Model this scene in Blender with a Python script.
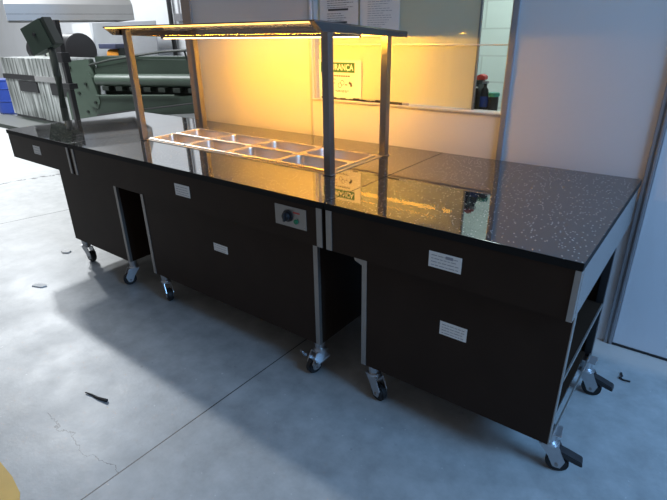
import bpy, bmesh, math, random
from mathutils import Vector, Matrix, Euler
random.seed(7)
C = bpy.context.scene.collection
S = bpy.context.scene
PI = math.pi
for o in list(bpy.data.objects):
    bpy.data.objects.remove(o, do_unlink=True)

# ------------------------------------------------------------------ camera
cd = bpy.data.cameras.new('camera'); cam = bpy.data.objects.new('camera', cd); C.objects.link(cam)
cd.sensor_width = 36; cd.sensor_fit = 'HORIZONTAL'; cd.lens = 36*0.9904*500/667
cd.clip_start = .02; cd.clip_end = 200
cam.matrix_world = Matrix.Translation((.2131, -1.4583, 1.5256)) @ Matrix.Rotation(.6584, 4, 'Z') @ Matrix.Rotation(1.1535, 4, 'X') @ Matrix.Rotation(-.017, 4, 'Z')
S.camera = cam

# ------------------------------------------------------------------ world, exposure
S.view_settings.view_transform = 'Standard'; S.view_settings.look = 'None'
S.view_settings.gamma = 1; S.view_settings.use_curve_mapping = False
S.view_settings.exposure = 0.12
w = bpy.data.worlds.new('world'); S.world = w; w.use_nodes = True
bg = w.node_tree.nodes['Background']; bg.inputs['Color'].default_value = (.96, .94, .97, 1); bg.inputs['Strength'].default_value = .138

def area(name, loc, target, sx, sy, power, col, spread=PI):
    l = bpy.data.lights.new(name, 'AREA'); l.shape = 'RECTANGLE'; l.size = sx; l.size_y = sy
    l.energy = power; l.color = col; l.spread = spread
    o = bpy.data.objects.new(name, l); C.objects.link(o); o.location = loc
    o.rotation_euler = (Vector(target)-Vector(loc)).to_track_quat('-Z', 'Y').to_euler()
    return o
# daylight: two high openings at the far left end of the hall, an open door on the right
area('daylight_high_opening', (-21.3, 6.2, 13.4), (-2.6, -.3, 0), .7, .8, 1750, (.93, .97, 1))
area('daylight_second_opening', (-27.6, 6.5, 13.4), (-2.6, -.3, 0), 1.0, .8, 1250, (.93, .97, 1))
area('daylight_open_door', (3.3, -.1, 2.9), (.2, -.2, 0), 1.8, 1.8, 170, (.24, .54, 1))
area('workshop_fill', (-8.5, .6, 4.6), (-9.5, 4.5, .8), 4, 2, 560, (.93, .97, 1))  # added fill without a visible source, brightens the far workshop wall
area('inner_room_fill', (-.8, 1.75, 2.5), (-.8, 1.75, 0), .8, .5, 17, (.88, 1, .97))  # unseen lamp added to brighten the room behind the window

# ------------------------------------------------------------------ materials
def nt(name):
    m = bpy.data.materials.new(name); m.use_nodes = True
    n = m.node_tree; return m, n, n.nodes['Principled BSDF']
def setp(b, **k):
    names = dict(base='Base Color', rough='Roughness', metal='Metallic', ior='IOR', coat='Coat Weight', spec='Specular IOR Level', coatr='Coat Roughness')
    for a, v in k.items():
        b.inputs[names[a]].default_value = (*v, 1) if a == 'base' else v
def mat(name, base, rough=.5, metal=0, noise=.08, scale=20, bump=0, stretch=None, **k):
    m, n, b = nt(name); setp(b, base=base, rough=rough, metal=metal, **k)
    tc = n.nodes.new('ShaderNodeTexCoord'); mp = n.nodes.new('ShaderNodeMapping')
    if stretch: mp.inputs['Scale'].default_value = stretch
    nz = n.nodes.new('ShaderNodeTexNoise'); nz.inputs['Scale'].default_value = scale; nz.inputs['Detail'].default_value = 4
    n.links.new(tc.outputs['Object'], mp.inputs[0]); n.links.new(mp.outputs[0], nz.inputs['Vector'])
    mx = n.nodes.new('ShaderNodeMix'); mx.data_type = 'RGBA'
    mx.inputs['A'].default_value = (*[c*(1-noise) for c in base], 1); mx.inputs['B'].default_value = (*[min(1, c*(1+noise)) for c in base], 1)
    n.links.new(nz.outputs['Fac'], mx.inputs['Factor']); n.links.new(mx.outputs['Result'], b.inputs['Base Color'])
    if bump:
        bp = n.nodes.new('ShaderNodeBump'); bp.inputs['Strength'].default_value = bump; bp.inputs['Distance'].default_value = .002
        n.links.new(nz.outputs['Fac'], bp.inputs['Height']); n.links.new(bp.outputs[0], b.inputs['Normal'])
    return m
def emit(name, col, s):
    m, n, b = nt(name); setp(b, base=(.8, .7, .4))
    b.inputs['Emission Color'].default_value = (*col, 1); b.inputs['Emission Strength'].default_value = s
    return m
def glass(name):
    m, n, b = nt(name); n.nodes.remove(b)
    out = n.nodes['Material Output']; t = n.nodes.new('ShaderNodeBsdfTransparent'); g = n.nodes.new('ShaderNodeBsdfGlossy')
    g.inputs['Roughness'].default_value = .01; f = n.nodes.new('ShaderNodeFresnel'); f.inputs['IOR'].default_value = 1.45
    t.inputs['Color'].default_value = (.95, .98, .97, 1)
    x = n.nodes.new('ShaderNodeMixShader'); n.links.new(t.outputs[0], x.inputs[1]); n.links.new(g.outputs[0], x.inputs[2])
    gm = n.nodes.new('ShaderNodeNewGeometry'); sb = n.nodes.new('ShaderNodeMath'); sb.operation = 'SUBTRACT'; sb.inputs[0].default_value = 1; n.links.new(gm.outputs['Backfacing'], sb.inputs[1])
    mu = n.nodes.new('ShaderNodeMath'); mu.operation = 'MULTIPLY'; n.links.new(f.outputs[0], mu.inputs[0]); n.links.new(sb.outputs[0], mu.inputs[1]); n.links.new(mu.outputs[0], x.inputs[0])
    n.links.new(x.outputs[0], out.inputs[0]); return m

def granite_mat():
    m, n, b = nt('polished_black_granite'); setp(b, rough=.035, ior=3.0)
    L = n.links.new; tc = n.nodes.new('ShaderNodeNewGeometry')
    v = n.nodes.new('ShaderNodeTexVoronoi'); v.voronoi_dimensions = '2D'; v.inputs['Scale'].default_value = 80
    r = n.nodes.new('ShaderNodeValToRGB'); r.color_ramp.elements[0].position = .14; r.color_ramp.elements[0].color = (1, 1, 1, 1)
    r.color_ramp.elements[1].position = .24; r.color_ramp.elements[1].color = (0, 0, 0, 1)
    wn = n.nodes.new('ShaderNodeTexWhiteNoise'); gt = n.nodes.new('ShaderNodeMath'); gt.operation = 'GREATER_THAN'; gt.inputs[1].default_value = .80
    mu = n.nodes.new('ShaderNodeMath'); mu.operation = 'MULTIPLY'
    L(tc.outputs['Position'], v.inputs['Vector']); L(v.outputs['Distance'], r.inputs[0]); L(v.outputs['Color'], wn.inputs['Vector']); L(wn.outputs['Value'], gt.inputs[0])
    L(r.outputs[0], mu.inputs[0]); L(gt.outputs[0], mu.inputs[1])
    nz = n.nodes.new('ShaderNodeTexNoise'); nz.inputs['Scale'].default_value = 160; nz.inputs['Detail'].default_value = 3; L(tc.outputs['Position'], nz.inputs['Vector'])
    r2 = n.nodes.new('ShaderNodeValToRGB'); r2.color_ramp.elements[0].position = .42; r2.color_ramp.elements[0].color = (.010, .010, .010, 1)
    r2.color_ramp.elements[1].position = .72; r2.color_ramp.elements[1].color = (.085, .08, .075, 1); L(nz.outputs['Fac'], r2.inputs[0])
    mx = n.nodes.new('ShaderNodeMix'); mx.data_type = 'RGBA'; mx.inputs['B'].default_value = (.60, .58, .54, 1)
    L(mu.outputs[0], mx.inputs['Factor']); L(r2.outputs[0], mx.inputs['A']); L(mx.outputs['Result'], b.inputs['Base Color'])
    return m
GEDGE = mat('honed_granite_edge', (.006, .006, .006), .6, 0, .3, 90, spec=.2)

def floor_mat():
    m, n, b = nt('smooth_grey_concrete'); setp(b, rough=.42)
    L = n.links.new; g = n.nodes.new('ShaderNodeNewGeometry')
    sep = n.nodes.new('ShaderNodeSeparateXYZ'); L(g.outputs['Position'], sep.inputs[0])
    def math_(op, a, c=None, d=None):
        q = n.nodes.new('ShaderNodeMath'); q.operation = op
        for i, x in enumerate((a, c, d)):
            if x is None: continue
            if isinstance(x, (int, float)): q.inputs[i].default_value = x
            else: L(x, q.inputs[i])
        return q.outputs[0]
    def noise(s, d=5, rough=.55):
        q = n.nodes.new('ShaderNodeTexNoise'); q.inputs['Scale'].default_value = s; q.inputs['Detail'].default_value = d; q.inputs['Roughness'].default_value = rough
        L(g.outputs['Position'], q.inputs['Vector']); return q.outputs['Fac']
    def ramp(f, p0, c0, p1, c1):
        r = n.nodes.new('ShaderNodeValToRGB'); e = r.color_ramp.elements
        e[0].position = p0; e[0].color = (*c0, 1); e[1].position = p1; e[1].color = (*c1, 1); L(f, r.inputs[0]); return r.outputs[0]
    def mix(f, a, c, mode='MIX'):
        x = n.nodes.new('ShaderNodeMix'); x.data_type = 'RGBA'; x.blend_type = mode
        for s, v in (('Factor', f), ('A', a), ('B', c)):
            if isinstance(v, tuple): x.inputs[s].default_value = (*v, 1)
            elif isinstance(v, (int, float)): x.inputs[s].default_value = v
            else: L(v, x.inputs[s])
        return x.outputs['Result']
    col = ramp(noise(1.3, 6, .6), .34, (.28, .295, .295), .7, (.46, .475, .47))
    col = mix(.5, col, ramp(noise(9, 8, .65), .35, (.29, .30, .30), .65, (.50, .51, .51)))
    # small dark scuffs and pale specks
    scuff = ramp(noise(22, 3, .5), .70, (0, 0, 0), .76, (1, 1, 1)); col = mix(math_('MULTIPLY', scuff, .35), col, (.14, .145, .15))
    speck = ramp(noise(45, 2, .4), .745, (0, 0, 0), .77, (1, 1, 1)); col = mix(math_('MULTIPLY', speck, .5), col, (.7, .7, .68))
    # unpainted pale strip of screed at the foot of the partition
    wob = math_('MULTIPLY', noise(6, 3), .06)
    yy = math_('ADD', sep.outputs['Y'], wob)
    st = n.nodes.new('ShaderNodeMapRange'); st.inputs['From Min'].default_value = .98; st.inputs['From Max'].default_value = 1.06; L(yy, st.inputs['Value'])
    st2 = math_('MULTIPLY', st.outputs[0], math_('LESS_THAN', sep.outputs['Y'], 1.3))
    st3 = math_('MULTIPLY', st2, math_('GREATER_THAN', sep.outputs['X'], -3.1))
    col = mix(math_('MULTIPLY', st3, .75), col, (.62, .53, .47))
    # saw-cut joints
    def line(coord, at, wd): return math_('LESS_THAN', math_('ABSOLUTE', math_('SUBTRACT', coord, at)), wd)
    jn = line(sep.outputs['X'], -1.29, .0030)
    xs = math_('ADD', sep.outputs['X'], math_('MULTIPLY', sep.outputs['Y'], -.22))
    jn = math_('MAXIMUM', jn, line(xs, -4.66, .008))
    xw = math_('ADD', xs, math_('MULTIPLY', noise(5, 4), .22))
    jn = math_('MAXIMUM', jn, math_('MULTIPLY', math_('MULTIPLY', line(xw, -6.10, .022), math_('LESS_THAN', sep.outputs['Y'], 1.25)), math_('GREATER_THAN', noise(14, 2), .47)))
    # wandering hairline crack
    yc = math_('ADD', sep.outputs['Y'], math_('MULTIPLY', math_('SUBTRACT', noise(7, 6, .6), .5), .16))
    ck = math_('MULTIPLY', line(yc, -.885, .0018), math_('MULTIPLY', math_('GREATER_THAN', sep.outputs['X'], -1.85), math_('LESS_THAN', sep.outputs['X'], -1.29)))
    jn = math_('MAXIMUM', jn, math_('MULTIPLY', ck, .7))
    col = mix(jn, col, (.035, .037, .04))
    L(col, b.inputs['Base Color'])
    rg = n.nodes.new('ShaderNodeMapRange'); rg.inputs['To Min'].default_value = .33; rg.inputs['To Max'].default_value = .55; L(noise(4), rg.inputs['Value']); L(rg.outputs[0], b.inputs['Roughness'])
    bp = n.nodes.new('ShaderNodeBump'); bp.inputs['Strength'].default_value = .15; bp.inputs['Distance'].default_value = .003; L(noise(60, 4), bp.inputs['Height']); L(bp.outputs[0], b.inputs['Normal'])
    return m

def block_mat(name, base):
    m, n, b = nt(name); setp(b, rough=.6)
    g = n.nodes.new('ShaderNodeNewGeometry'); sp = n.nodes.new('ShaderNodeSeparateXYZ'); cb = n.nodes.new('ShaderNodeCombineXYZ')
    br = n.nodes.new('ShaderNodeTexBrick'); br.inputs['Scale'].default_value = 1; br.inputs['Brick Width'].default_value = .39; br.inputs['Row Height'].default_value = .19
    br.inputs['Mortar Size'].default_value = .006; br.inputs['Color1'].default_value = (*base, 1); br.inputs['Color2'].default_value = (*[c*.94 for c in base], 1); br.inputs['Mortar'].default_value = (*[c*.78 for c in base], 1)
    L = n.links.new; L(g.outputs['Position'], sp.inputs[0]); L(sp.outputs['X'], cb.inputs['X']); L(sp.outputs['Z'], cb.inputs['Y']); L(cb.outputs[0], br.inputs['Vector']); L(br.outputs['Color'], b.inputs['Base Color'])
    return m

GR = granite_mat(); FL = floor_mat()
LAM = mat('black_brown_laminate', (.032, .0195, .013), .42, 0, .25, 6, spec=.12)
STEEL = mat('brushed_steel', (.58, .57, .55), .26, 1, .08, 60, .05, (1, 1, 14))
STEELD = mat('satin_steel_edge', (.36, .34, .32), .38, .75, .08, 40)
POL = mat('polished_steel', (.40, .37, .35), .12, 1, .05, 30)
POSTM = mat('satin_steel_post', (.30, .285, .28), .3, 1, .05, 30)
PAN = mat('pan_steel', (.76, .68, .60), .36, 1, .05, 30)
PANEL = mat('wall_panel_grey', (.68, .66, .66), .32, 0, .02, 3, spec=.35)
PROF = mat('grey_aluminium_profile', (.30, .30, .32), .4, .3, .06, 20)
PROFL = mat('pale_aluminium_profile', (.52, .50, .48), .4, .2, .05, 20)
PROFB = mat('bronze_profile', (.36, .28, .23), .38, .4, .1, 25)
DOORM = mat('door_panel', (.72, .74, .78), .3, 0, .02, 3)
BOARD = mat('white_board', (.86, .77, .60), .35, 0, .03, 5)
PAPER = mat('white_paper', (.82, .82, .80), .7, 0, .03, 30)
INK = mat('print_ink', (.06, .06, .06), .6); INKG = mat('grey_ink', (.33, .34, .38), .6)
SIGNG = mat('sign_green', (.03, .16, .05), .5); SIGNW = mat('sign_white', (.85, .85, .8), .5)
RUB = mat('black_rubber', (.015, .015, .016), .55); BLK = mat('black_plastic', (.018, .018, .02), .4)
ZINC = mat('zinc_plated_steel', (.55, .56, .58), .3, .85, .12, 50)
GREENP = mat('machine_green_paint', (.030, .048, .035), .45, 0, .25, 5, .1)
GREENL = mat('machine_green_light', (.06, .088, .067), .4, 0, .2, 6, .1)
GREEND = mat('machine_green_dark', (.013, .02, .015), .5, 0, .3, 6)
HOODM = mat('hood_steel', (.55, .55, .55), .38, .7, .08, 4, 0)
FARW = mat('white_painted_wall', (.80, .82, .85), .8, 0, .05, 2)
TEALW = block_mat('white_block_wall', (.78, .86, .85))
RED = mat('red_plastic', (.55, .04, .035), .4); BLUE = mat('blue_plastic', (.02, .055, .30), .4); TEAL = mat('teal_plastic', (.05, .32, .27), .4)
LEDG = mat('green_lens', (.02, .20, .09), .25); ORANGE = mat('orange_paint', (.85, .33, .04), .45, 0, .2, 20)
GREYS = mat('grey_sheet', (.42, .44, .47), .45, .3, .1, 3); YEL = mat('yellow_floor_patch', (.75, .46, .10), .6, 0, .15, 12)
CREAM = mat('cream_paint', (.62, .66, .56), .4, 0, .1, 10); CHIP = mat('plaster_chip', (.9, .89, .86), .8, 0, .1, 60)
LED = emit('warm_led', (1, .455, .03), 150); LED3 = emit('warm_led_line', (1, .62, .22), 9); LED2 = emit('warm_led_dim', (1, .50, .10), 3.2); GLS = glass('window_glass')

def film_mat():
    m, n, b = nt('film_wrapped_fluted_steel'); setp(b, rough=.28, metal=.55)
    g = n.nodes.new('ShaderNodeTexCoord'); mp = n.nodes.new('ShaderNodeMapping'); mp.inputs['Scale'].default_value = (9, 9, .8)
    nz = n.nodes.new('ShaderNodeTexNoise'); nz.inputs['Scale'].default_value = 1.6; nz.inputs['Detail'].default_value = 5
    r = n.nodes.new('ShaderNodeValToRGB'); e = r.color_ramp.elements; e[0].position = .36; e[0].color = (.16, .18, .17, 1); e[1].position = .62; e[1].color = (.75, .78, .77, 1)
    L = n.links.new; L(g.outputs['Object'], mp.inputs[0]); L(mp.outputs[0], nz.inputs['Vector']); L(nz.outputs['Fac'], r.inputs[0]); L(r.outputs[0], b.inputs['Base Color']); return m
FILM = film_mat()

# ------------------------------------------------------------------ mesh helpers
class MB:
    def __init__(s): s.bm = bmesh.new()
    def _add(s, verts, faces):
        vs = [s.bm.verts.new(v) for v in verts]
        for f in faces: s.bm.faces.new([vs[i] for i in f])
        return vs
    def box(s, x0, x1, y0, y1, z0, z1, bev=0, M=None):
        b = bmesh.new(); bmesh.ops.create_cube(b, size=1)
        for v in b.verts: v.co = Vector(((x0+x1)/2+v.co.x*(x1-x0), (y0+y1)/2+v.co.y*(y1-y0), (z0+z1)/2+v.co.z*(z1-z0)))
        if bev: bmesh.ops.bevel(b, geom=list(b.edges), offset=bev, segments=2, profile=.6, affect='EDGES')
        if M: b.transform(M)
        s.merge(b); return s
    def merge(s, b):
        me = bpy.data.meshes.new('t'); b.to_mesh(me); b.free(); s.bm.from_mesh(me); bpy.data.meshes.remove(me)
    def cyl(s, a, b_, r0, r1=None, n=20, cap=True, bev=0):
        a = Vector(a); b_ = Vector(b_); r1 = r0 if r1 is None else r1; d = b_-a
        b = bmesh.new(); bmesh.ops.create_cone(b, cap_ends=cap, segments=n, radius1=r0, radius2=r1, depth=d.length)
        if bev: bmesh.ops.bevel(b, geom=[e for e in b.edges if len(e.link_faces) == 2 and abs(e.calc_face_angle(0)) > 1], offset=bev, segments=2, affect='EDGES')
        b.transform(Matrix.Translation((a+b_)/2) @ d.to_track_quat('Z', 'Y').to_matrix().to_4x4()); s.merge(b); return s
    def prism(s, pts, h0, h1, axis='y', M=None, bev=0):
        f = {'x': lambda p, h: (h, p[0], p[1]), 'y': lambda p, h: (p[0], h, p[1]), 'z': lambda p, h: (p[0], p[1], h)}[axis]
        n = len(pts); b = bmesh.new(); A = [b.verts.new(f(p, h0)) for p in pts]; B = [b.verts.new(f(p, h1)) for p in pts]
        b.faces.new(A); b.faces.new(B[::-1])
        for i in range(n): b.faces.new([A[i], B[i], B[(i+1) % n], A[(i+1) % n]])
        bmesh.ops.recalc_face_normals(b, faces=b.faces)
        if bev: bmesh.ops.bevel(b, geom=list(b.edges), offset=bev, segments=2, affect='EDGES')
        if M: b.transform(M)
        s.merge(b); return s
    def tube(s, pts, r, n=8):
        pts = [Vector(p) for p in pts]
        rings = []
        for i, p in enumerate(pts):
            d = (pts[min(i+1, len(pts)-1)]-pts[max(i-1, 0)]).normalized(); q = d.to_track_quat('Z', 'Y')
            rr = r[i] if isinstance(r, (list, tuple)) else r
            rings.append([s.bm.verts.new(p+q @ Vector((rr*math.cos(2*PI*k/n), rr*math.sin(2*PI*k/n), 0))) for k in range(n)])
        for A, B in zip(rings, rings[1:]):
            for k in range(n): s.bm.faces.new([A[k], A[(k+1) % n], B[(k+1) % n], B[k]])
        s.bm.faces.new(rings[0][::-1]); s.bm.faces.new(rings[-1]); return s
    def loft(s, rings, cap0=False, cap1=True):
        R = [[s.bm.verts.new(p) for p in r] for r in rings]
        for A, B in zip(R, R[1:]):
            for k in range(len(A)): s.bm.faces.new([A[k], A[(k+1) % len(A)], B[(k+1) % len(A)], B[k]])
        if cap0: s.bm.faces.new(R[0][::-1])
        if cap1: s.bm.faces.new(R[-1])
        return s

WP = {}
def prop(o, label=None, cat=None, group=None, kind=None):
    if label: o['label'] = label
    if cat: o['category'] = cat
    if group: o['group'] = group
    if kind: o['kind'] = kind
    return o
def thing(name, loc, label, cat, group=None, rz=0):
    o = bpy.data.objects.new(name, None); C.objects.link(o); o.location = loc; o.rotation_euler = (0, 0, rz); o.empty_display_size = .1
    WP[o.name] = Matrix.Translation(loc) @ Matrix.Rotation(rz, 4, 'Z'); return prop(o, label, cat, group)
def obj(name, mb, m, parent=None, label=None, smooth=True, local=False):
    """mesh given in world coordinates (local=True: in the parent's own frame)"""
    bm = mb.bm; bmesh.ops.recalc_face_normals(bm, faces=bm.faces)
    P = WP[parent.name] if parent else Matrix.Identity(4)
    if parent and not local: bm.transform(P.inverted())
    lo = Vector([min(v.co[i] for v in bm.verts) for i in range(3)]); hi = Vector([max(v.co[i] for v in bm.verts) for i in range(3)])
    org = Vector(((lo.x+hi.x)/2, (lo.y+hi.y)/2, lo.z)); bm.transform(Matrix.Translation(-org))
    me = bpy.data.meshes.new(name); bm.to_mesh(me); bm.free(); me.materials.append(m)
    if smooth:
        for p in me.polygons: p.use_smooth = True
        try: me.set_sharp_from_angle(angle=math.radians(35))
        except Exception: pass
    o = bpy.data.objects.new(name, me); C.objects.link(o); o.location = org
    if smooth: o.modifiers.new('weighted', 'WEIGHTED_NORMAL').keep_sharp = True
    if parent: o.parent = parent
    WP[o.name] = P @ Matrix.Translation(org)
    if label: o['label'] = label
    return o
def struct(name, mb, m, parent=None, smooth=False):
    o = obj(name, mb, m, parent, smooth=smooth)
    if not parent: o['kind'] = 'structure'
    return o
def copy_tree(o, parent=None):
    c = o.copy(); C.objects.link(c); c.parent = parent
    for ch in list(o.children): copy_tree(ch, c)
    return c
def text_mb(txt, size, M):
    cu = bpy.data.curves.new('t', 'FONT'); cu.body = txt; cu.size = size; cu.align_x = 'CENTER'; cu.align_y = 'CENTER'; cu.extrude = .0003; cu.offset = size*.018
    o = bpy.data.objects.new('t', cu); C.objects.link(o); dg = bpy.context.evaluated_depsgraph_get(); dg.update()
    me = bpy.data.meshes.new_from_object(o.evaluated_get(dg)); bpy.data.objects.remove(o); bpy.data.curves.remove(cu)
    mb = MB(); me.transform(M); mb.bm.from_mesh(me); bpy.data.meshes.remove(me); return mb

# ------------------------------------------------------------------ setting
struct('floor', MB().box(-26, 7, -6, 7, -.1, 0), FL)
W = 1.15; WB = 1.23; WT = 2.6
wl = MB()
wl.box(-3.10, 2.6, W, WB, 0, 1.12)                    # below the window
wl.box(-3.10, -1.95, W, WB, 1.12, WT); wl.box(-.69, 2.6, W, WB, 1.12, WT); wl.box(-1.95, -.69, W, WB, 2.25, WT)
struct('wall_back', wl, PANEL)
struct('trim_1', MB().box(-3.205, -3.10, W-.012, WB+.012, 0, WT, .004), PROFB)                 # end post of the partition
struct('trim_2', MB().box(-1.975, -1.957, W-.004, W, .0, WT, .001), PROFL)                      # panel joint
struct('trim_3', MB().box(-.692, -.662, W-.014, W, 0, WT, .004), PROF)                          # mullion by the window
df = MB().box(-.004, .012, W-.014, W, 0, 2.2, .003).box(.020, .034, W-.020, W, 0, 2.2, .003).box(.012, .020, W-.008, W, 0, 2.2)
struct('trim_4', df, PROF)                                                                     # door frame
dr = struct('door_1', MB().box(.036, .95, W-.010, W, .012, 2.1, .003), DOORM)
obj('door_sweep', MB().box(.036, .95, W-.014, W, .002, .012), BLK, dr)
sill = struct('trim_5', MB().box(-1.957, -.692, W-.010, W+.02, 1.108, 1.118, .002), PROFL)     # window sill bead
wn = struct('window_1', MB().box(-1.95, -.69, W+.045, W+.05, 1.12, 2.25), GLS)
obj('window_frame', MB().box(-1.95, -1.935, W+.01, WB, 1.12, 2.25).box(-.703, -.69, W+.01, WB, 1.12, 2.25).box(-1.95, -.69, W+.01, WB, 2.235, 2.25), PROFL, wn)
obj('reflection_bar', MB().box(-1.93, -.705, W+.034, W+.045, 1.443, 1.450, .002), mat('reflection_pale', (.85, .82, .76), .25, .2), wn)  # pale bar standing in for a bright line reflected in the pane
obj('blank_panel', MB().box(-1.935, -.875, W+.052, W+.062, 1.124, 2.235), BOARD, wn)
obj('panel_edge', MB().box(-.880, -.870, W+.05, W+.066, 1.12, 2.235), PROF, wn)
# room behind the window
struct('wall_inner', MB().box(-2.9, 1.2, 2.5, 2.58, 0, 2.6), TEALW)
struct('wall_inner_left', MB().box(-2.95, -2.87, WB, 2.5, 0, 2.6), FARW)
struct('wall_inner_right', MB().box(1.2, 1.28, WB, 2.58, 0, 2.6), FARW)
struct('ceiling', MB().box(-2.95, 1.28, WB, 2.58, 2.6, 2.66), FARW)
struct('wall_far', MB().box(-24, -2.0, 5.4, 5.5, 0, 5.5), FARW)
ym = MB().prism([(-1.95, -1.12), (-1.70, -1.122), (-1.60, -1.124), (-1.50, -1.138), (-1.44, -1.165), (-1.42, -1.25), (-1.9, -1.45)], 0, .002, 'z')
struct('trim_6', ym, YEL)  # flat yellow patch on the floor

# ------------------------------------------------------------------ counters
H = .9; TH = .028; APB = .70; HB = .178; CF = .035; CD = .70
def caster_parts(parent, x, y, ang, pedal='black', zc=HB):
    """swivel caster with its stem at (x, y), trailing towards ang"""
    M = Matrix.Translation((x, y, 0)) @ Matrix.Rotation(ang, 4, 'Z')
    m = MB(); r = .041; ox = .038; top = zc
    m.box(-.036, .036, -.030, .030, top-.006, top, .002, M)
    m.cyl(M @ Vector((0, 0, top-.05)), M @ Vector((0, 0, top-.005)), .024, .028, 20)
    m.cyl(M @ Vector((0, 0, top-.062)), M @ Vector((0, 0, top-.048)), .032, .030, 20, bev=.002)
    for sgn in (-1, 1):
        m.prism([(-.034, top-.060), (.036, top-.060), (ox+.026, r+.02), (ox+.014, r-.014), (ox-.012, r-.014), (ox-.032, r+.025)], sgn*.021-.002, sgn*.021+.002, 'y', M)
    m.box(-.034, .036, -.022, .022, top-.066, top-.060, .002, M)
    br = obj('caster', m, ZINC, parent)
    wb = MB(); wb.cyl(M @ Vector((ox, -.016, r)), M @ Vector((ox, .016, r)), r, n=28, bev=.006); obj('wheel', wb, RUB, br, 'black rubber wheel')
    hb_ = MB(); hb_.cyl(M @ Vector((ox, -.0185, r)), M @ Vector((ox, .0185, r)), .020, n=20); hb_.cyl(M @ Vector((ox, -.027, r)), M @ Vector((ox, .027, r)), .007, n=10); obj('hub', hb_, STEELD, br)
    if pedal == 'black':
        pd = MB(); pd.prism([(.02, top-.072), (.06, top-.080), (.118, top-.098), (.122, top-.118), (.09, top-.112), (.03, top-.092)], -.021, .021, 'y', M, bev=.003); obj('brake_pedal', pd, BLK, br, 'black brake pedal')
    elif pedal == 'steel':
        pd = MB(); pd.prism([(-.02, top-.085), (.05, top-.105), (.055, top-.098), (-.02, top-.075)], -.055, .055, 'y', M, bev=.002)
        for sg in (-1, 1): pd.prism([(.045, top-.104), (.06, top-.106), (.075, top-.07), (.068, top-.068)], sg*.055-.012, sg*.055+.012, 'y', M, bev=.002)
        obj('brake_pedal', pd, ZINC, br, 'pressed steel brake pedal')
    return br
def sticker(parent, x0, x1, z0, z1, y, lab, lines=4, block=False):
    s = obj('sticker', MB().box(x0, x1, y-.0008, y, z0, z1), PAPER, parent, lab)
    m = MB(); rnd = random.Random(int(x0*1000)); w_ = x1-x0; h = z1-z0
    for i in range(lines):
        z = z1-h*(.22+.62*i/(max(lines-1, 1))); a = x0+w_*.08
        while a < x1-w_*.15:
            l = min(w_*rnd.uniform(.06, .2), x1-w_*.08-a); m.box(a, a+l, y-.0013, y-.0007, z-h*.02, z+h*.02); a += l+w_*.03
    if block: m.box(x0+w_*.52, x0+w_*.74, y-.0014, y-.0007, z1-h*.3, z1-h*.12)
    obj('print', m, INKG if not block else INKG, s)
def cabinet(parent, x0, x1, right_open=False, lab=None, strips=(1, 1)):
    m = MB()
    APT = APB-.003
    m.box(x0, x1, CF, CF+.018, HB, APT)
    m.box(x0, x0+.018, CF+.018, CD, HB, APT)
    if not right_open: m.box(x1-.018, x1, CF+.018, CD, HB, APT)
    m.box(x0, x1, CD-.018, CD, HB, APT)
    m.box(x0+.018, x1-.018, CF+.018, CD-.018, HB, HB+.018)
    if right_open: m.box(x0+.018, x1-.004, CF+.018, CD-.018, APB-.02, APB)
    o = obj('cabinet', m, LAM, parent, lab)
    for f, xa in zip(strips, (x0-.002, x1-.022)):
        if f: obj('edge_strip', MB().box(xa, xa+.024, CF-.003, CF+.016, HB, APB, .001), STEELD, o, 'bright steel corner strip')
    return o
def apron(parent, x0, x1):
    m = MB(); y1 = 1.03
    m.box(x0+.002, x1-.002, 0.004, .022, APB, H-TH); m.box(x0, x0+.018, .022, y1, APB, H-TH); m.box(x1-.02, x1-.002, .022, y1, APB, H-TH); m.box(x0, x1, y1-.018, y1, APB, H-TH)
    return obj('apron', m, LAM, parent)

def honed_edges(o):
    o.data.materials.append(GEDGE)
    for p in o.data.polygons:
        if p.normal.z < .5: p.material_index = 1
    return o
# --- left unit
Lx0, Lx1 = -3.934, -3.022; Mx0, Mx1 = -3.019, -.9645; Rx0, Rx1 = -.962, 0.0; D = 1.064
L_ = thing('serving_counter', (-3.4, .5, 0), 'far left short counter section with a black skirt reaching out over open floor', 'counter')
honed_edges(obj('countertop', MB().box(Lx0, Lx1, 0, D, H-TH, H, .003), GR, L_, 'polished dark granite top'))
ap = apron(L_, Lx0+.01, Lx1-.004)
obj('edge_strip', MB().box(-3.062, -3.040, .0005, .02, APB+.004, H-TH, .001), STEELD, ap, 'thin steel strip at the joint')
cabinet(L_, -3.303, -2.60, strips=(0, 1))
for x, y, a in ((-3.255, .075, .1), (-2.645, .075, -1.9), (-3.24, .63, .4), (-2.67, .63, .3)): caster_parts(L_, x, y, a, None)
sticker(L_, -3.546, -3.445, .772, .830, .0035, 'white printed sticker', 3)

# --- middle unit
M_ = thing('hot_serving_counter', (-2, .5, 0), 'long middle counter section with sunken food pans and a control plate on its front', 'counter')
hx0, hx1, hy0, hy1 = -2.697, -1.213, .372, .780
def ring_slab(x0, x1, y0, y1, a0, a1, b0, b1, z0, z1):
    m = MB(); O = [(x0, y0), (x1, y0), (x1, y1), (x0, y1)]; I = [(a0, b0), (a1, b0), (a1, b1), (a0, b1)]
    v = [(p[0], p[1], z) for z in (z1, z0) for p in O+I]
    f = []
    for k in range(4):
        j = (k+1) % 4
        f += [(k, j, 4+j, 4+k), (8+k, 12+k, 12+j, 8+j), (k, 8+k, 8+j, j), (4+k, 4+j, 12+j, 12+k)]
    m._add(v, f); return m
honed_edges(obj('countertop', ring_slab(Mx0, Mx1, 0, D, hx0, hx1, hy0, hy1, H-TH, H), GR, M_, 'polished dark granite top with a cut-out', smooth=False))
ap = apron(M_, Mx0+.004, Mx1-.004)
obj('edge_strip', MB().box(-2.992, -2.970, .0005, .02, APB+.004, H-TH, .001), STEELD, ap, 'thin steel strip at the left joint')
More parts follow.
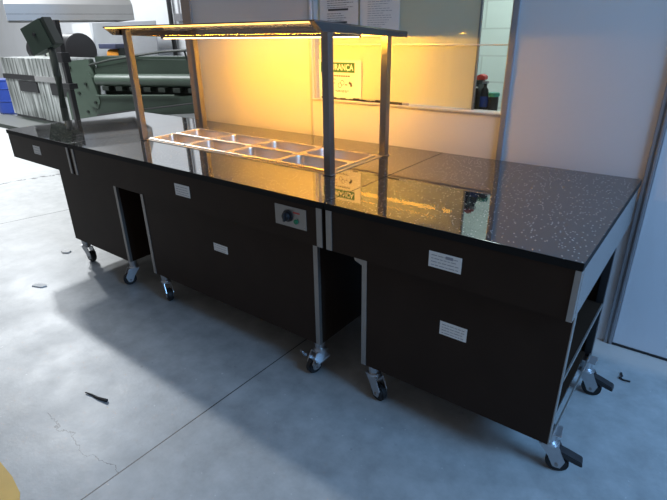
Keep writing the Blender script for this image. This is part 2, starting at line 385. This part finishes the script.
obj('edge_strip', MB().box(-1.003, -.974, .0005, .02, APB+.001, H-TH, .001), STEELD, ap, 'thin steel strip at the right joint')
obj('pan_rim', ring_slab(hx0-.022, hx1+.022, hy0-.022, hy1+.022, hx0+.010, hx1-.010, hy0+.010, hy1-.010, H, H+.003), PAN, M_, 'flat bright steel rim', smooth=False)
wb = MB(); wb.box(hx0, hx1, hy0, hy1, .735, .74); wb.box(hx0-.003, hx0, hy0, hy1, .735, H-TH); wb.box(hx1, hx1+.003, hy0, hy1, .735, H-TH); wb.box(hx0, hx1, hy0-.003, hy0, .735, H-TH); wb.box(hx0, hx1, hy1, hy1+.003, .735, H-TH)
obj('well', wb, PAN, M_, 'steel basin under the pans')
cabinet(M_, -2.338, -1.030, strips=(1, 1))
for x, y, a in ((-2.295, .075, -.35), (-1.07, .08, -1.8), (-2.27, .63, .3), (-1.1, .63, .2)): caster_parts(M_, x, y, a, 'steel' if x == -1.07 else None)
sticker(M_, -1.948, -1.828, .758, .820, .0035, 'upper white printed sticker', 4)
sticker(M_, -1.728, -1.622, .488, .530, CF, 'lower white printed sticker', 3)
cp = obj('control_plate', MB().box(-1.234, -1.057, .0015, .004, .757, .849, .001), STEELD, M_, 'square steel control plate')
kb = MB(); kc = (-1.158, 0, .806); kb.cyl((kc[0], -.006, kc[2]), (kc[0], .0015, kc[2]), .027, n=28, bev=.002); kb.cyl((kc[0], -.024, kc[2]), (kc[0], -.006, kc[2]), .017, .019, 24, bev=.003)
kb.box(kc[0]-.005, kc[0]+.005, -.030, -.02, kc[2]-.019, kc[2]+.019, .002); obj('control_knob', kb, BLK, cp, 'black rotary knob')
lm = MB().cyl((-1.112, -.007, .788), (-1.112, .0015, .788), .011, n=20, bev=.002); obj('pilot_lamp', lm, LEDG, cp, 'green pilot lamp')
obj('print', MB().box(-1.128, -1.092, .0008, .0016, .823, .829), RED, cp, 'small red marking')
obj('rivet', MB().cyl((-1.066, -.0005, .767), (-1.066, .002, .767), .003, n=10), STEEL, cp)

# --- right unit
R_ = thing('serving_counter', (-.45, .5, 0), 'near right counter section with two stickers and an open shelved end on casters', 'counter')
honed_edges(obj('countertop', MB().box(Rx0, Rx1, 0, D, H-TH, H, .003), GR, R_, 'polished dark granite top'))
ap = apron(R_, Rx0+.004, Rx1-.003)
obj('edge_strip', MB().box(-.953, -.924, .0005, .02, APB+.001, H-TH, .001), STEELD, ap, 'thin steel strip at the left joint')
obj('edge_strip', MB().box(-.020, -.002, .0005, .03, APB-.002, H-TH, .001), STEELD, ap, 'steel strip at the front corner')
obj('end_plate', MB().box(-.0045, -.001, .03, 1.02, APB, H-TH, .0005), STEEL, ap, 'brushed steel end plate')
cb = cabinet(R_, -.795, -.004, right_open=True, strips=(1, 0))
obj('edge_strip', MB().box(-.004, -.0005, CF+.0005, CF+.032, HB, APB, .0005), STEELD, cb, 'bright steel corner strip')
obj('rear_post', MB().box(-.028, .0005, CD-.03, CD+.001, HB, APB, .001), BLK, cb, 'dark rear upright')
sh = obj('shelf', MB().box(-.775, -.002, CF+.02, CD-.02, .435, .450), LAM, cb, 'black inner shelf')
obj('edge_strip', MB().box(-.004, .001, CF+.03, CD-.03, .433, .452), STEELD, cb, 'steel edge of the shelf')
obj('edge_strip', MB().box(-.004, .001, CF+.03, CD-.03, HB, HB+.02), STEELD, cb, 'steel edge of the bottom')
obj('corner_bracket', MB().prism([(-.845, APB), (-.797, APB), (-.797, APB-.045), (-.835, APB-.03)], CF+.002, CF+.02, 'y'), STEELD, R_, 'small steel bracket under the skirt')
for x, y, a in ((-.012, .125, .15), (-.755, .075, -.3), (-.005, .66, .0), (-.75, .63, .4)): caster_parts(R_, x, y, a, 'black' if x > -.1 else None)
sticker(R_, -.492, -.369, .755, .815, .0035, 'upper white printed sticker', 4, True)
sticker(R_, -.443, -.336, .472, .529, CF, 'lower white printed sticker', 4)

# ------------------------------------------------------------------ food pans
def rrect(cx, cy, hx, hy, r, z, n=5):
    out = []
    for (sx, sy, a0) in ((1, 1, 0), (-1, 1, PI/2), (-1, -1, PI), (1, -1, 1.5*PI)):
        for k in range(n+1):
            a = a0+PI/2*k/n; out.append(Vector((cx+sx*(hx-r)+r*math.cos(a), cy+sy*(hy-r)+r*math.sin(a), z)))
    return out
cw = (hx1-hx0)/4; rh = (hy1-hy0)/2; names = ['leftmost', 'second from the left', 'third from the left', 'rightmost']
def make_pan(cx, cy):
    z = H+.0035; hx, hy = cw/2-.0015, rh/2-.0015
    m = MB(); m.loft([rrect(cx, cy, hx, hy, .012, z+.001), rrect(cx, cy, hx, hy, .012, z+.005), rrect(cx, cy, hx-.003, hy-.003, .012, z+.007), rrect(cx, cy, hx-.014, hy-.014, .035, z+.006),
            rrect(cx, cy, hx-.018, hy-.018, .036, z-.002), rrect(cx, cy, hx-.024, hy-.024, .036, z-.09), rrect(cx, cy, hx-.032, hy-.032, .032, z-.104), rrect(cx, cy, hx-.05, hy-.05, .02, z-.108)], cap1=True)
    o = obj('food_pan', m, PAN); sm = o.modifiers.new('sheet', 'SOLIDIFY'); sm.thickness = .001; sm.offset = 0
    return o
p0 = None
for row in range(2):
    for col in range(4):
        cx, cy = hx0+cw*(col+.5), hy0+rh*(row+.5)
        if p0 is None: p0 = o = make_pan(cx, cy); base = (cx, cy, o.location.copy())
        else:
            o = p0.copy(); C.objects.link(o); o.location = base[2]+Vector((cx-base[0], cy-base[1], 0))
        prop(o, 'empty steel food pan, %s in the %s row of the hot counter' % (names[col], ['front', 'rear'][row]), 'food pan', 'steel pans sunk in the hot counter')

# ------------------------------------------------------------------ heated canopy
G = thing('heat_lamp_canopy', (-1.94, .58, H), 'steel canopy on four posts with glowing warm light strips above the food pans', 'canopy')
cx0, cx1, cy0, cy1 = -2.745, -1.165, .225, .975
tilt = math.atan2(.052, .75)
def cz(y): return 1.567-(y-cy0)*.0693        # top of the sheet, falling towards the back
def slanted(x0, x1, y0, y1, d0, d1):
    m = MB(); v = []
    for x in (x0, x1):
        for y in (y0, y1):
            for d in (d0, d1): v.append((x, y, cz(y)-d))
    m._add(v, [(0, 1, 3, 2), (4, 6, 7, 5), (0, 4, 5, 1), (2, 3, 7, 6), (0, 2, 6, 4), (1, 5, 7, 3)]); return m
obj('canopy_sheet', slanted(cx0, cx1, cy0, cy1, 0, .006), POL, G, 'polished steel sheet')
for xa, xb in ((cx0, cx0+.012), (cx1-.03, cx1)):
    m = MB(); ys = [cy0, cy0+.05, cy1]; ds = [.008, .034, .020]
    P = [(cy0, cz(cy0)-.006), (cy1, cz(cy1)-.006), (cy1, cz(cy1)-.027), (cy0+.05, cz(cy0+.05)-.042)]
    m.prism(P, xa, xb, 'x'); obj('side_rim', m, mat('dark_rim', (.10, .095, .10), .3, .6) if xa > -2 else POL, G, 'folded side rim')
obj('rear_rim', slanted(cx0+.012, cx1-.03, cy1-.008, cy1, .006, .022), POL, G, 'folded rear rim')
obj('front_light_strip', slanted(cx0+.02, cx1-.03, cy0+.002, cy0+.010, .006, .011), LED2, G, 'glowing warm front strip')
zb = cz(.6)-.034
obj('light_channel', MB().prism([(.582, cz(.582)-.006), (.626, cz(.626)-.006), (.626, zb+.006), (.582, zb+.006)], cx0+.012, cx1-.03, 'x'), POL, G, 'steel light channel')
obj('center_light_strip', MB().prism([(.6005, zb+.0058), (.6005, zb-.013), (.620, zb+.0045), (.620, zb+.0058)], -2.70, cx1-.04, 'x'), LED, G, 'glowing warm centre strip')
obj('strip_shield', MB().box(cx0+.012, cx1-.03, .595, .600, zb-.0135, zb+.0058), POL, G, 'added lip shielding the light strip')  # added lip, blocks the strip's light towards the front floor
obj('lip_light_strip', MB().box(-2.70, cx1-.04, .5935, .595, zb-.0135, zb-.0085), LED3, G, 'glowing edge of the centre strip')
px = (-2.702, -1.196); py = (.343, .822)
for x in px:
    for y in py:
        m = MB().box(x-.019, x+.019, y-.019, y+.019, H+.0032, cz(y)-.0065, .003)
        o = obj('post', m, POSTM, G)
        obj('base_plate', MB().box(x-.026, x+.026, y-.0195, y+.026 if y > .5 else y+.0195, H+.0003 if False else H+.0031, H+.006), STEELD, o)

# ------------------------------------------------------------------ papers and sign at the window
yp = W+.0445
def notice(x0, x1, z0, z1, lab, bars, seed):
    o = obj('notice', MB().box(x0, x1, yp-.0008, yp, z0, z1), PAPER); prop(o, lab, 'notice')
    m = MB(); rnd = random.Random(seed); wd = x1-x0
    z = z1-.03
    k = 0
    while z > z0+.02:
        if bars and k % 5 == 0: m.box(x0+wd*.22, x0+wd*rnd.uniform(.70, .76), yp-.0014, yp-.0008, z-.006, z+.005); z -= .022
        else:
            a = x0+wd*.2
            e = x0+wd*rnd.uniform(.55, .88)
            while a < e:
                l = rnd.uniform(.008, .028); m.box(a, min(a+l, e), yp-.0012, yp-.0008, z-.0014, z+.0014); a += l+.005
            z -= .012
        k += 1
    obj('print', m, INKG if not bars else INK, o)
notice(-1.912, -1.625, 1.545, 1.95, 'white paper notice with heavy black lines above the canopy at window left', True, 3)
notice(-1.612, -1.345, 1.500, 1.93, 'white paper notice with fine grey text beside the heavy lined one', False, 5)
sg = thing('safety_sign', (-1.765, yp, 1.122), 'white safety notice with green header SEGURANÇA behind the right front post', 'sign')
obj('sheet', MB().box(-1.938, -1.600, yp-.0008, yp, 1.122, 1.357), PAPER, sg)
obj('header', MB().box(-1.915, -1.650, yp-.0014, yp-.0008, 1.283, 1.342), SIGNG, sg, 'green header band')
TM = Matrix.Translation((-1.7825, yp-.0018, 1.312)) @ Matrix.Rotation(PI/2, 4, 'X')
t = text_mb('SEGURANÇA', .050, TM)
xs_ = [v.co.x for v in t.bm.verts]; k = .245/(max(xs_)-min(xs_))
for v in t.bm.verts: v.co.x = -1.7825+(v.co.x+1.7825)*k
obj('lettering', t, SIGNW, sg, 'white letters', smooth=False)
m = MB(); rnd = random.Random(4)
a = -1.845
while a < -1.70: m.box(a, a+.014, yp-.0012, yp-.0008, 1.258, 1.266); a += .018
for zz, x0, x1 in ((1.240, -1.895, -1.80), (1.228, -1.90, -1.82), (1.216, -1.90, -1.80), (1.204, -1.90, -1.83), (1.172, -1.80, -1.70), (1.165, -1.79, -1.72)):
    a = x0
    while a < x1: l = rnd.uniform(.006, .018); m.box(a, a+l, yp-.0012, yp-.0008, zz, zz+.0035); a += l+.005
for cx_, cz_ in ((-1.745, 1.222), (-1.765, 1.206)):
    for k in range(14):
        q = 2*PI*k/14; m.box(cx_+.014*math.cos(q)-.002, cx_+.014*math.cos(q)+.002, yp-.0012, yp-.0008, cz_+.014*math.sin(q)-.002, cz_+.014*math.sin(q)+.002)
m.prism([(-1.69, 1.232), (-1.672, 1.222), (-1.668, 1.204), (-1.68, 1.196), (-1.685, 1.212), (-1.697, 1.220)], yp-.0012, yp-.0008, 'y')
m.box(-1.725, -1.705, yp-.0012, yp-.0008, 1.208, 1.213)
obj('print', m, INK, sg, 'dark small print and pictograms')
# black strip standing in for the shaded gap over the sill and a marker
m = MB(); rnd = random.Random(2); x = -1.90
while x < -1.42:
    l = rnd.uniform(.015, .05); m.box(x, x+l, W+.024, W+.040, 1.1183, 1.1183+rnd.uniform(.006, .016)); x += l
prop(obj('dark_gap_strip', m, BLK), 'ragged black strip standing in for the shaded gap along the window sill under the safety sign', 'dark strip')
mk = thing('marker_pen', (-1.31, W+.012, 1.1182), 'black marker pen lying on the sill right of the rear canopy post', 'pen')
obj('barrel', MB().cyl((-1.375, W+.012, 1.1265), (-1.285, W+.012, 1.1265), .0082, n=14, bev=.001), BLK, mk)
obj('cap', MB().cyl((-1.285, W+.012, 1.1265), (-1.245, W+.012, 1.1265), .0086, .0078, n=14, bev=.001), INKG, mk, 'grey cap')

# items on the ledge inside the window
struct('trim_7', MB().box(-1.93, -.70, WB, 1.36, 1.075, 1.095, .002), FARW)
bx = thing('storage_box', (-.895, 1.285, 1.095), 'tall black box inside the window under the red item', 'box')
obj('body', MB().box(-.935, -.868, 1.24, 1.33, 1.0952, 1.245, .004), BLK, bx); obj('lid', MB().box(-.937, -.866, 1.238, 1.332, 1.245, 1.268, .004), RUB, bx); obj('tape', MB().box(-.9355, -.8675, 1.2393, 1.24, 1.228, 1.236), CHIP, bx, 'pale tape band')
m = MB().prism([(-.905, 1.2682), (-.845, 1.2682), (-.845, 1.288), (-.872, 1.298), (-.9, 1.283)], 1.26, 1.31, 'y', bev=.003)
prop(obj('cap', m, RED), 'red cap resting on the tall black box inside the window', 'cap')
bt = thing('spray_bottle', (-.842, 1.275, 1.095), 'dark bottle with blue label standing beside the tall black box', 'bottle')
m = MB(); m.loft([[Vector((-.842+r*math.cos(2*PI*k/16), 1.275+r*math.sin(2*PI*k/16), z)) for k in range(16)] for r, z in ((.022, 1.0952), (.023, 1.10), (.023, 1.20), (.018, 1.22), (.009, 1.232), (.009, 1.25))], True, True); obj('body', m, BLK, bt)
m = MB(); m.loft([[Vector((-.842+.0236*math.cos(2*PI*k/16), 1.275+.0236*math.sin(2*PI*k/16), z)) for k in range(16)] for z in (1.13, 1.185)], True, True); obj('label_band', m, BLUE, bt, 'blue label')
m = MB().box(-.856, -.828, 1.262, 1.288, 1.25, 1.264, .003); obj('sprayer', m, INKG, bt)
jr = thing('storage_jar', (-.793, 1.285, 1.095), 'short dark jar with teal lid nearest the right window edge', 'jar')
obj('body', MB().cyl((-.793, 1.285, 1.0952), (-.793, 1.285, 1.185), .027, n=20, bev=.004), BLK, jr); obj('lid', MB().cyl((-.793, 1.285, 1.185), (-.793, 1.285, 1.205), .031, n=20, bev=.003), TEAL, jr, 'teal lid')

# ------------------------------------------------------------------ litter on the floor
def chip(name, x, y, pts, h, m, lab, cat, rz=0):
    M = Matrix.Translation((x, y, 0)) @ Matrix.Rotation(rz, 4, 'Z')
    o = obj(name, MB().prism(pts, .0005, h, 'z', M, bev=h*.25), m); return prop(o, lab, cat)
chip('plaster_chip', -3.13, -.338, [(-.05, -.018), (.03, -.022), (.052, .004), (.03, .024), (-.04, .02)], .007, CHIP, 'flat pale chip on the floor furthest from the counter', 'debris', .4)
chip('plaster_chip', -3.549, .043, [(-.045, -.012), (0, -.03), (.045, -.01), (.03, .026), (-.03, .022)], .010, CHIP, 'pale crumbled chip on the floor near the far left caster', 'debris', .2)
m = MB().tube([(-1.835, -.712, .006), (-1.80, -.703, .005), (-1.755, -.698, .005), (-1.70, -.684, .007)], [.003, .004, .006, .008])
prop(obj('twig', m, BLK), 'thin dark stick lying alone on the pale floor', 'debris')
m = MB().tube([(.12, .90, .004), (.128, .875, .005), (.122, .853, .005), (.138, .845, .005), (.165, .852, .004)], .0045)
prop(obj('cable_scrap', m, BLK), 'curled black cable scrap on the floor by the right rear caster', 'debris')

# ------------------------------------------------------------------ workshop behind
def fr(name, loc, rz, lab, cat): return thing(name, loc, lab, cat, None, rz)
B = fr('press_brake', (-7.3, 2.5, 0), .284, 'dark green sheet bending machine beyond the counter', 'machine')
def B_(name, mb, m, lab=None): return obj(name, mb, m, B, lab, local=True)
B_('end_frame', MB().prism([(-.58, 0), (.02, 0), (.02, .62), (.06, .98), (.0, 1.20), (-.44, 1.17), (-.46, .80), (-.58, .70)], 0, .10, 'y', bev=.008), GREENL, 'lighter green end frame')
B_('side_plate', MB().prism([(-.12, .55), (.06, .50), (.13, .62), (.05, .95), (-.02, 1.02), (-.12, .9)], -.05, 0, 'y', bev=.006), GREENL, 'bolted side plate')
for q in ((-.38, 1.08), (-.30, .72), (-.08, .86), (.04, .60), (-.2, .45)): B_('bolt', MB().cyl((q[0], -.075 if q[0] > -.13 else -.02, q[1]), (q[0], .01, q[1]), .022, n=8), GREEND)
B_('upper_beam', MB().prism([(.0, 1.23), (2.9, 1.23), (2.9, .98), (.0, .98)], .12, .42, 'y', bev=.01), GREENP, 'dark green upper beam')
B_('front_apron', MB().prism([(.06, 1.08), (.9, 1.20), (2.9, 1.18), (2.9, 1.02), (.06, 1.0)], .02, .11, 'y', bev=.006), GREENP)
m = MB().cyl((.10, 0.02, .915), (2.9, .02, .945), .085, n=20); B_('clamping_bar', m, GREENL, 'pale green round bar')
for k in range(9): B_('clamp', MB().box(.22+k*.25, .34+k*.25, -.06, .05, .775, .835, .008), GREEND)
B_('shadow_plate', MB().box(.1, 2.9, .12, .16, .5, .98), GREEND, 'dark plate standing in for shade in the gap')  # dark sheet added as the shade between the beams
B_('lower_beam', MB().prism([(.02, .70), (2.9, .76), (2.9, .60), (.02, .36)], -.04, .12, 'y', bev=.008), GREENP, 'dark green lower beam')
B_('rod', MB().cyl((.1, -.07, .70), (1.5, -.07, .74), .012, n=8), GREENL)
B_('rod', MB().cyl((.05, -.08, .42), (1.9, -.08, .66), .012, n=8), BLK)
B_('rear_leg', MB().box(2.5, 2.75, .1, .5, 0, .7, .01), GREENP)
m = MB().tube([(.0, .0, 1.12), (.4, 0, 1.19), (.85, 0, 1.245), (1.35, 0, 1.30), (1.72, 0, 1.315), (2.3, 0, 1.28)], .016); B_('guard_rail', m, GREEND, 'thin dark rail')
B_('rail_post', MB().cyl((1.70, 0.04, 1.18), (1.70, 0, 1.31), .014, n=8), GREEND)
# control pendant
K = thing('control_pendant', (-6.38, 1.56, 0), 'tilted green control box on a slanted arm left of the bending machine', 'control box')
Mk = Matrix.Translation((-6.49, 1.59, 1.525)) @ Matrix.Rotation(.41, 4, 'Z') @ Matrix.Rotation(-.36, 4, 'Y')
obj('box', MB().box(-.21, .11, -.08, .08, -.16, .16, .010, Mk), GREENP, K); obj('box_side', MB().box(.11, .16, -.068, .068, -.155, .155, .005, Mk), GREEND, K, 'dark side cover')
obj('button', MB().cyl(Mk @ Vector((-.05, -.10, .03)), Mk @ Vector((-.05, -.075, .03)), .02, n=12), BLK, K)
obj('arm', MB().tube([(-6.40, 1.60, 1.375), (-6.33, 1.57, 1.23), (-6.29, 1.55, 1.07), (-6.32, 1.55, .7), (-6.38, 1.55, .02)], .042, 10), GREEND, K)
obj('foot', MB().box(-6.52, -6.24, 1.42, 1.68, 0, .025, .004), GREEND, K)
Q = thing('column', (-6.87, 1.95, 0), 'thin black upright column between control box and bending machine', 'column')
obj('post', MB().box(-6.905, -6.835, 1.92, 1.98, 0, 1.705, .005), BLK, Q); obj('clamp', MB().box(-6.97, -6.77, 1.89, 2.01, .86, .93, .01).box(-6.94, -6.80, 1.89, 2.01, 1.19, 1.32, .02), BLK, Q); obj('foot', MB().box(-7.0, -6.74, 1.84, 2.08, 0, .02), BLK, Q)
# motor behind the pendant
V = thing('drum_motor', (-11.5, 4.05, 0), 'cream drum motor with black ends behind the tilted control box', 'motor')
obj('drum', MB().cyl((-12.1, 4.05, 1.24), (-10.9, 4.05, 1.24), .24, n=24, bev=.01), CREAM, V)
for xa, xb, r in ((-12.3, -12.1, .27), (-10.9, -10.4, .32), (-11.6, -11.5, .25)): obj('end_cap', MB().cyl((xa, 4.05, 1.24), (xb, 4.05, 1.24), r, n=24, bev=.015), BLK, V)
obj('stand', MB().box(-12.1, -10.5, 3.9, 4.2, .92, 1.0, .01).box(-12.0, -11.9, 3.95, 4.15, 0, .93).box(-10.75, -10.65, 3.95, 4.15, 0, .93), BLK, V)
# film wrapped units
def wrapped(x0, x1, y0, y1, h, lab):
    T = thing('wrapped_cabinet', ((x0+x1)/2, (y0+y1)/2, 0), lab, 'cabinet', 'film wrapped cabinets')
    n = 56; pts = [(x0, y1)]; 
    for k in range(n+1): pts.append((x0+(x1-x0)*k/n, y0+(.007 if k % 2 else 0)))
    pts.append((x1, y1))
    obj('body', MB().prism(pts, .06, h*.66, 'z'), FILM, T); obj('band', MB().box(x0-.01, x1+.01, y0-.03, y1, h*.66, h*.74, .006), BLK if x0 < -10 else HOODM, T, 'horizontal band'); obj('upper_body', MB().prism(pts, h*.74, h, 'z'), FILM, T)
    obj('vent', MB().box(x0+(x1-x0)*.42, x1-.06*(x1-x0), y0-.02, y0+.02, h*.47, h*.64, .004), BLK, T, 'dark recess')
    obj('base', MB().box(x0+.03, x1-.03, y0+.03, y1-.03, 0, .06), BLK, T)
wrapped(-11.45, -9.98, 2.9, 3.5, 1.14, 'film wrapped steel cabinet at the left with a black band')
wrapped(-9.94, -8.75, 2.85, 3.45, 1.15, 'film wrapped steel cabinet with a pale band beside the control arm')
dm = thing('plastic_drum', (-12.1, 3.15, 0), 'blue plastic drum left of the wrapped cabinets', 'drum')
m = MB(); m.loft([[Vector((-12.0+r*math.cos(2*PI*k/24), 3.2+r*math.sin(2*PI*k/24), z)) for k in range(24)] for r, z in ((.34, 0), (.37, .04), (.37, .25), (.39, .27), (.37, .29), (.37, .5), (.39, .52), (.37, .54), (.35, .66))], True, True); obj('body', m, BLUE, dm); obj('lid', MB().cyl((-12.0, 3.2, .66), (-12.0, 3.2, .70), .36, n=24, bev=.01), BLUE, dm)
pl = obj('steel_plate', MB().box(-11.4, -8.35, 2.15, 2.75, 0, .07, .006), GREEND); prop(pl, 'dark green steel plate lying on the floor before the wrapped cabinets', 'plate')
# exhaust hood
Hd = thing('exhaust_hood', (-8.9, 3.0, 1.72), 'large steel exhaust hood hanging over the bending machine', 'hood')
f0 = Vector((-7.95, 1.81, 0)); f1 = Vector((-7.33, 3.38, 0)); n_ = Vector((-(f1-f0).y, (f1-f0).x, 0)).normalized()*1.5
ring = lambda z, i: [Vector((p.x, p.y, z)) for p in [f0+(f1-f0)*i*.0+n_*i*.34+(f1-f0)*i*.20, f1+n_*i*.34-(f1-f0)*i*.20, f1+n_*(1-i*.34)-(f1-f0)*i*.20, f0+n_*(1-i*.34)+(f1-f0)*i*.20]]
m = MB(); m.loft([ring(1.72, 0), ring(1.93, 0)], False, False); rim = obj('rim', m, HOODM, Hd, smooth=False); sm = rim.modifiers.new('sheet', 'SOLIDIFY'); sm.thickness = .02
m = MB(); m.loft([ring(1.93, 0), ring(3.1, .95)], False, True); obj('canopy', m, HOODM, Hd, 'sloped steel canopy', smooth=False)
m = MB(); m.loft([ring(1.80, 0), ring(1.805, 0)], True, True); obj('filter_bed', m, BLK, Hd, 'dark underside', smooth=False)
ce = (f0+f1)/2+n_*.5; obj('duct', MB().cyl((ce.x, ce.y, 3.05), (ce.x, ce.y, 5.2), .3, n=24), HOODM, Hd)
# far wall details
prop(obj('conduit_pipe', MB().cyl((-9.05, 5.3, .0), (-9.05, 5.3, 4.5), .045, n=10), BLK), 'black conduit running up the far white wall', 'pipe')
jb = thing('junction_box', (-8.86, 5.36, 1.9), 'small grey junction box on the far white wall', 'junction box')
obj('box', MB().box(-8.95, -8.75, 5.30, 5.4, 1.74, 1.88, .01), PROF, jb); obj('conduit', MB().cyl((-8.80, 5.34, 1.88), (-8.80, 5.34, 2.2), .02, n=8), PROF, jb)
Ms = Matrix.Translation((-10.2, 4.75, 0)) @ Matrix.Rotation(-.08, 4, 'X')
prop(obj('steel_sheet', MB().prism([(-1.15, 0), (1.2, 0), (1.2, 1.76), (-1.15, 1.76)], 0, .02, 'y', Ms), GREYS), 'wide grey sheet leaning on the far wall under the hood', 'sheet')
Ms = Matrix.Translation((-11.6, 4.70, 0)) @ Matrix.Rotation(-.08, 4, 'X')
prop(obj('white_board', MB().prism([(-.5, 0), (.62, 0), (.22, 1.76), (-.5, 1.76)], -.03, -.005, 'y', Ms), FARW), 'white slanted board leaning beside the grey sheet', 'board')
om = thing('gear_motor', (-9.7, 4.2, 0), 'small orange motor under a dark cover behind the bending machine', 'motor')
obj('housing', MB().cyl((-9.62, 4.2, 1.16), (-9.25, 4.25, 1.17), .10, n=18, bev=.02), ORANGE, om); obj('cover', MB().box(-9.75, -9.15, 4.05, 4.4, 1.27, 1.36, .02), mat('dark_blue_cover', (.06, .07, .13), .5), om, 'dark cover')
obj('stand', MB().box(-9.55, -9.3, 4.12, 4.32, 0, 1.08).box(-9.2, -9.14, 4.12, 4.32, 0, 1.28).box(-9.3, -9.14, 4.12, 4.32, 1.0, 1.06), GREEND, om)
